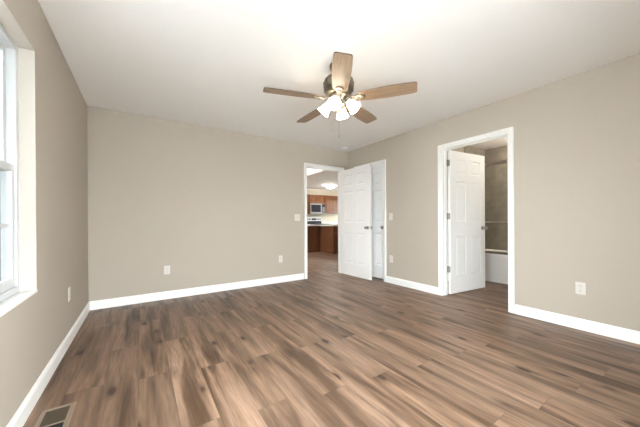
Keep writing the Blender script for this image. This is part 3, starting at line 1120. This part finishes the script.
RX0, RX1 = 5.78, 6.545
YU = EY - 0.33
KB = EY - 0.004
G = 'oak upper cabinets on the kitchen wall'
cabinet('upper_cabinet', 'short oak wall cabinet directly above the microwave', 'cabinet', RX0 + 0.003, RX1 - 0.003, YU, KB, 1.775, 2.14, 2, group=G)
cabinet('upper_cabinet', 'tall oak wall cabinet beside the microwave, over the bare counter', 'cabinet', RX1 + 0.003, RX1 + 0.90, YU, KB, 1.36, 2.14, 2, group=G)
cabinet('upper_cabinet', 'tall oak wall cabinet at the doorway edge, its side beside the microwave', 'cabinet', 4.90, RX0 - 0.003, YU, KB, 1.36, 2.14, 2, group=G)
cabinet('base_cabinet', 'oak base cabinet under the kitchen counter past the range', 'cabinet', RX1 + 0.008, RX1 + 1.0, EY - 0.60, KB, 0.0, 0.874, 2, True, 'oak base cabinets along the kitchen wall', True)
cabinet('base_cabinet', 'oak base cabinet under the kitchen counter before the range', 'cabinet', 4.90, RX0 - 0.008, EY - 0.60, KB, 0.0, 0.874, 2, True, 'oak base cabinets along the kitchen wall', True)
bm = new(); box(bm, RX1 + 0.004, RX1 + 1.0, EY - 0.635, EY, 0.874, 0.914); box(bm, RX1 + 0.004, RX1 + 1.0, EY - 0.02, EY, 0.914, 1.015)
tag(obj('countertop', bm, COUNTER, bevel=0.004), 'speckled grey counter against the kitchen wall beside the range', 'countertop')
bm = new(); box(bm, 4.90, RX0 - 0.004, EY - 0.635, EY, 0.874, 0.914); box(bm, 4.90, RX0 - 0.004, EY - 0.02, EY, 0.914, 1.015)
tag(obj('countertop', bm, COUNTER, bevel=0.004), 'speckled grey counter against the kitchen wall hidden by the doorway edge', 'countertop')

# microwave under the short cabinet
mw = thing('microwave', 'stainless over-the-range microwave with dark glass door', 'microwave', ((RX0 + RX1) / 2, EY, 1.335))
hw, dp, mh = 0.378, 0.40, 0.435
bm = new(); box(bm, -hw, hw, -dp + 0.03, 0, 0, mh)
obj('body', bm, STEEL, mw, bevel=0.004)
bm = new(); box(bm, -hw, 0.195, -dp, -dp + 0.029, 0.045, mh - 0.012)
md = obj('microwave_door', bm, STEEL, mw, bevel=0.004)
bm = new(); box(bm, -hw + 0.040, 0.135, -dp - 0.003, -dp + 0.004, 0.080, mh - 0.050)
obj('door_glass', bm, BLACK, md)
bm = new()
tube(bm, (0.160, -dp - 0.030, 0.09), (0.160, -dp - 0.030, mh - 0.06), 0.010, None, 10)
for z in (0.11, mh - 0.08): tube(bm, (0.160, -dp, z), (0.160, -dp - 0.030, z), 0.008, None, 8)
obj('door_handle', bm, STEEL, md, smooth=True)
bm = new(); box(bm, 0.200, hw, -dp, -dp + 0.029, 0.045, mh - 0.012)
cp = obj('control_panel', bm, BLACK, mw, bevel=0.003)
bm = new()
for r_ in range(5):
    for c_ in range(3):
        box(bm, 0.225 + c_ * 0.045, 0.255 + c_ * 0.045, -dp - 0.002, -dp + 0.002, 0.075 + r_ * 0.045, 0.102 + r_ * 0.045)
obj('buttons', bm, STEEL, cp)
bm = new(); box(bm, -hw, hw, -dp + 0.004, -dp + 0.03, 0.0, 0.042)
obj('vent_grille', bm, STEEL, mw)

# range
rg = thing('range', 'freestanding electric range with white backguard, black knobs and black cooktop', 'range', ((RX0 + RX1) / 2, EY - 0.01, 0))
rw = 0.378
bm = new(); box(bm, -rw, rw, -0.62, 0, 0.0, 0.895)
obj('body', bm, STEEL, rg, bevel=0.004)
bm = new(); box(bm, -rw, rw, -0.645, -0.075, 0.896, 0.920)
ck = obj('cooktop', bm, DARKTOP, rg, bevel=0.004)
for x, y, r in ((-0.19, -0.48, 0.10), (0.19, -0.48, 0.08), (-0.19, -0.22, 0.08), (0.19, -0.22, 0.10)):
    bm = new()
    lathe(bm, [(r - 0.006, 0.9205), (r, 0.9205), (r, 0.923), (r - 0.006, 0.923)], 28, Matrix.Translation((x, y, 0)), False, False)
    obj('burner_ring', bm, STEEL, ck)
bm = new(); box(bm, -rw, rw, -0.072, 0, 0.896, 1.040)
obj('backguard_base', bm, DARKTOP, rg, bevel=0.003)
bm = new()
prism(bm, [(-0.078, 1.040), (0.0, 1.040), (0.0, 1.200), (-0.055, 1.200)], -rw, rw, Matrix(((0, 0, 1, 0), (1, 0, 0, 0), (0, 1, 0, 0), (0, 0, 0, 1))))
bg = obj('backguard', bm, WHITEPANEL, rg, bevel=0.004)
for x in (-0.31, -0.21, 0.21, 0.31):
    bm = new()
    lathe(bm, [(0.034, 0), (0.034, 0.006), (0.026, 0.010), (0.024, 0.026), (0, 0.028)], 16, Matrix.Translation((x, -0.066, 1.120)) @ Matrix.Rotation(PI / 2 - 0.14, 4, 'X'))
    obj('burner_knob', bm, DARKTOP, bg, smooth=True)
bm = new(); box(bm, -0.12, 0.12, -0.073, -0.058, 1.085, 1.155)
obj('clock_panel', bm, BLACK, bg)
bm = new(); box(bm, -rw + 0.006, rw - 0.006, -0.655, -0.622, 0.25, 0.86)
od = obj('oven_door', bm, STEEL, rg, bevel=0.004)
bm = new(); box(bm, -0.25, 0.25, -0.658, -0.65, 0.38, 0.70)
obj('oven_glass', bm, BLACK, od)
bm = new(); tube(bm, (-0.32, -0.69, 0.80), (0.32, -0.69, 0.80), 0.011, None, 10)
for x in (-0.3, 0.3): tube(bm, (x, -0.655, 0.80), (x, -0.69, 0.80), 0.009, None, 8)
obj('oven_handle', bm, STEEL, od, smooth=True)

# peninsula: a back panel along X with a wing coming towards the bedroom
PX, PY, WY = 5.03, 7.52, 6.77
pen = thing('peninsula_cabinet', 'dark stained oak peninsula with framed back panels below the kitchen counter', 'cabinet', (PX, PY, 0))
bm = new(); box(bm, -0.83, 1.4, 0.02, 0.58, 0, 0.874); box(bm, 0.02, 0.62, WY - PY, 0.02, 0, 0.874)
obj('carcass', bm, OAKDARK, pen)


def panel_frame(bm, w, h, n):
    """Framed back panel in local x 0..w, z 0..h, front at y=0 (facing -y)."""
    fw = 0.05
    box(bm, 0, w, 0, 0.018, 0, 0.11); box(bm, 0, w, 0, 0.018, h - 0.06, h)
    for k in range(n + 1):
        x = (w - fw) * k / n
        box(bm, x, x + fw, 0, 0.018, 0.11, h - 0.06)
    box(bm, 0, w, 0.012, 0.0199, 0.05, h - 0.03)


bm = new(); panel_frame(bm, 0.83, 0.874, 2); bmesh.ops.translate(bm, verts=bm.verts, vec=(-0.83, 0, 0))
obj('back_panel', bm, OAKDARK, pen)
bm = new(); panel_frame(bm, -WY + PY, 0.874, 1)
bmesh.ops.transform(bm, matrix=Matrix(((0, 1, 0, 0), (-1, 0, 0, 0.0), (0, 0, 1, 0), (0, 0, 0, 1))), verts=bm.verts)
obj('wing_panel', bm, OAKDARK, pen)
bm = new()
prism(bm, [(4.16, 7.46), (4.97, 7.46), (4.97, 6.73), (5.68, 6.73), (5.68, 7.46), (6.45, 7.46), (6.45, 8.14), (4.16, 8.14)], 0.876, 0.916)
tag(obj('countertop', bm, COUNTER, bevel=0.004), 'speckled grey counter on top of the dark oak peninsula', 'countertop')
sk = thing('kitchen_sink', 'black drop-in sink on the peninsula counter', 'sink', (5.30, 7.86, 0.916))
bm = new()
sx, sy = 0.32, 0.21
for x0, x1, y0, y1 in ((-sx, sx, -sy, -sy + 0.03), (-sx, sx, sy - 0.05, sy), (-sx, -sx + 0.03, -sy + 0.03, sy - 0.05), (sx - 0.03, sx, -sy + 0.03, sy - 0.05), (-0.015, 0.015, -sy + 0.03, sy - 0.05)):
    box(bm, x0, x1, y0, y1, 0.0, 0.014)
box(bm, -sx + 0.02, sx - 0.02, -sy + 0.02, sy - 0.04, 0.0003, 0.002)
obj('basin', bm, DARKTOP, sk, bevel=0.003)

kl = thing('kitchen_light', 'round glowing dome light on the kitchen ceiling', 'ceiling light', (6.20, 8.52, H))
bm = new(); lathe(bm, [(0, 0), (0.175, 0), (0.18, -0.02), (0.165, -0.028), (0, -0.028)], 36)
obj('light_base', bm, TRIM, kl, smooth=True)
bm = new(); lathe(bm, [(0.163, -0.028), (0.155, -0.060), (0.125, -0.095), (0.06, -0.112), (0, -0.115)], 36)
obj('glass_dome', bm, KLAMP, kl, smooth=True)
kl_fill = copy_tree(kl)  # added fill dome out of view, brightens the kitchen
kl_fill.location = (7.55, 7.0, H)
kl_fill['label'] = 'unseen second dome light added to brighten the kitchen, behind the open bedroom door'

hl = thing('living_fill_light', 'unseen ceiling light added over the living area to brighten hall and peninsula', 'ceiling light', (2.70, 7.20, 3.0))  # added fill light out of view, for hall floor and peninsula wing
bm = new(); lathe(bm, [(0, 0), (0.15, 0), (0.15, -0.02), (0.14, -0.025), (0, -0.025)], 32)
obj('light_base', bm, TRIM, hl, smooth=True)
bm = new(); lathe(bm, [(0.138, -0.025), (0.130, -0.055), (0.095, -0.080), (0.04, -0.092), (0, -0.094)], 32)
obj('glass_dome', bm, mat('bright_dome_glass', (0.9, 0.9, 0.88), 0.4, emit=(1.0, 0.95, 0.86), emit_s=280.0), hl, smooth=True)
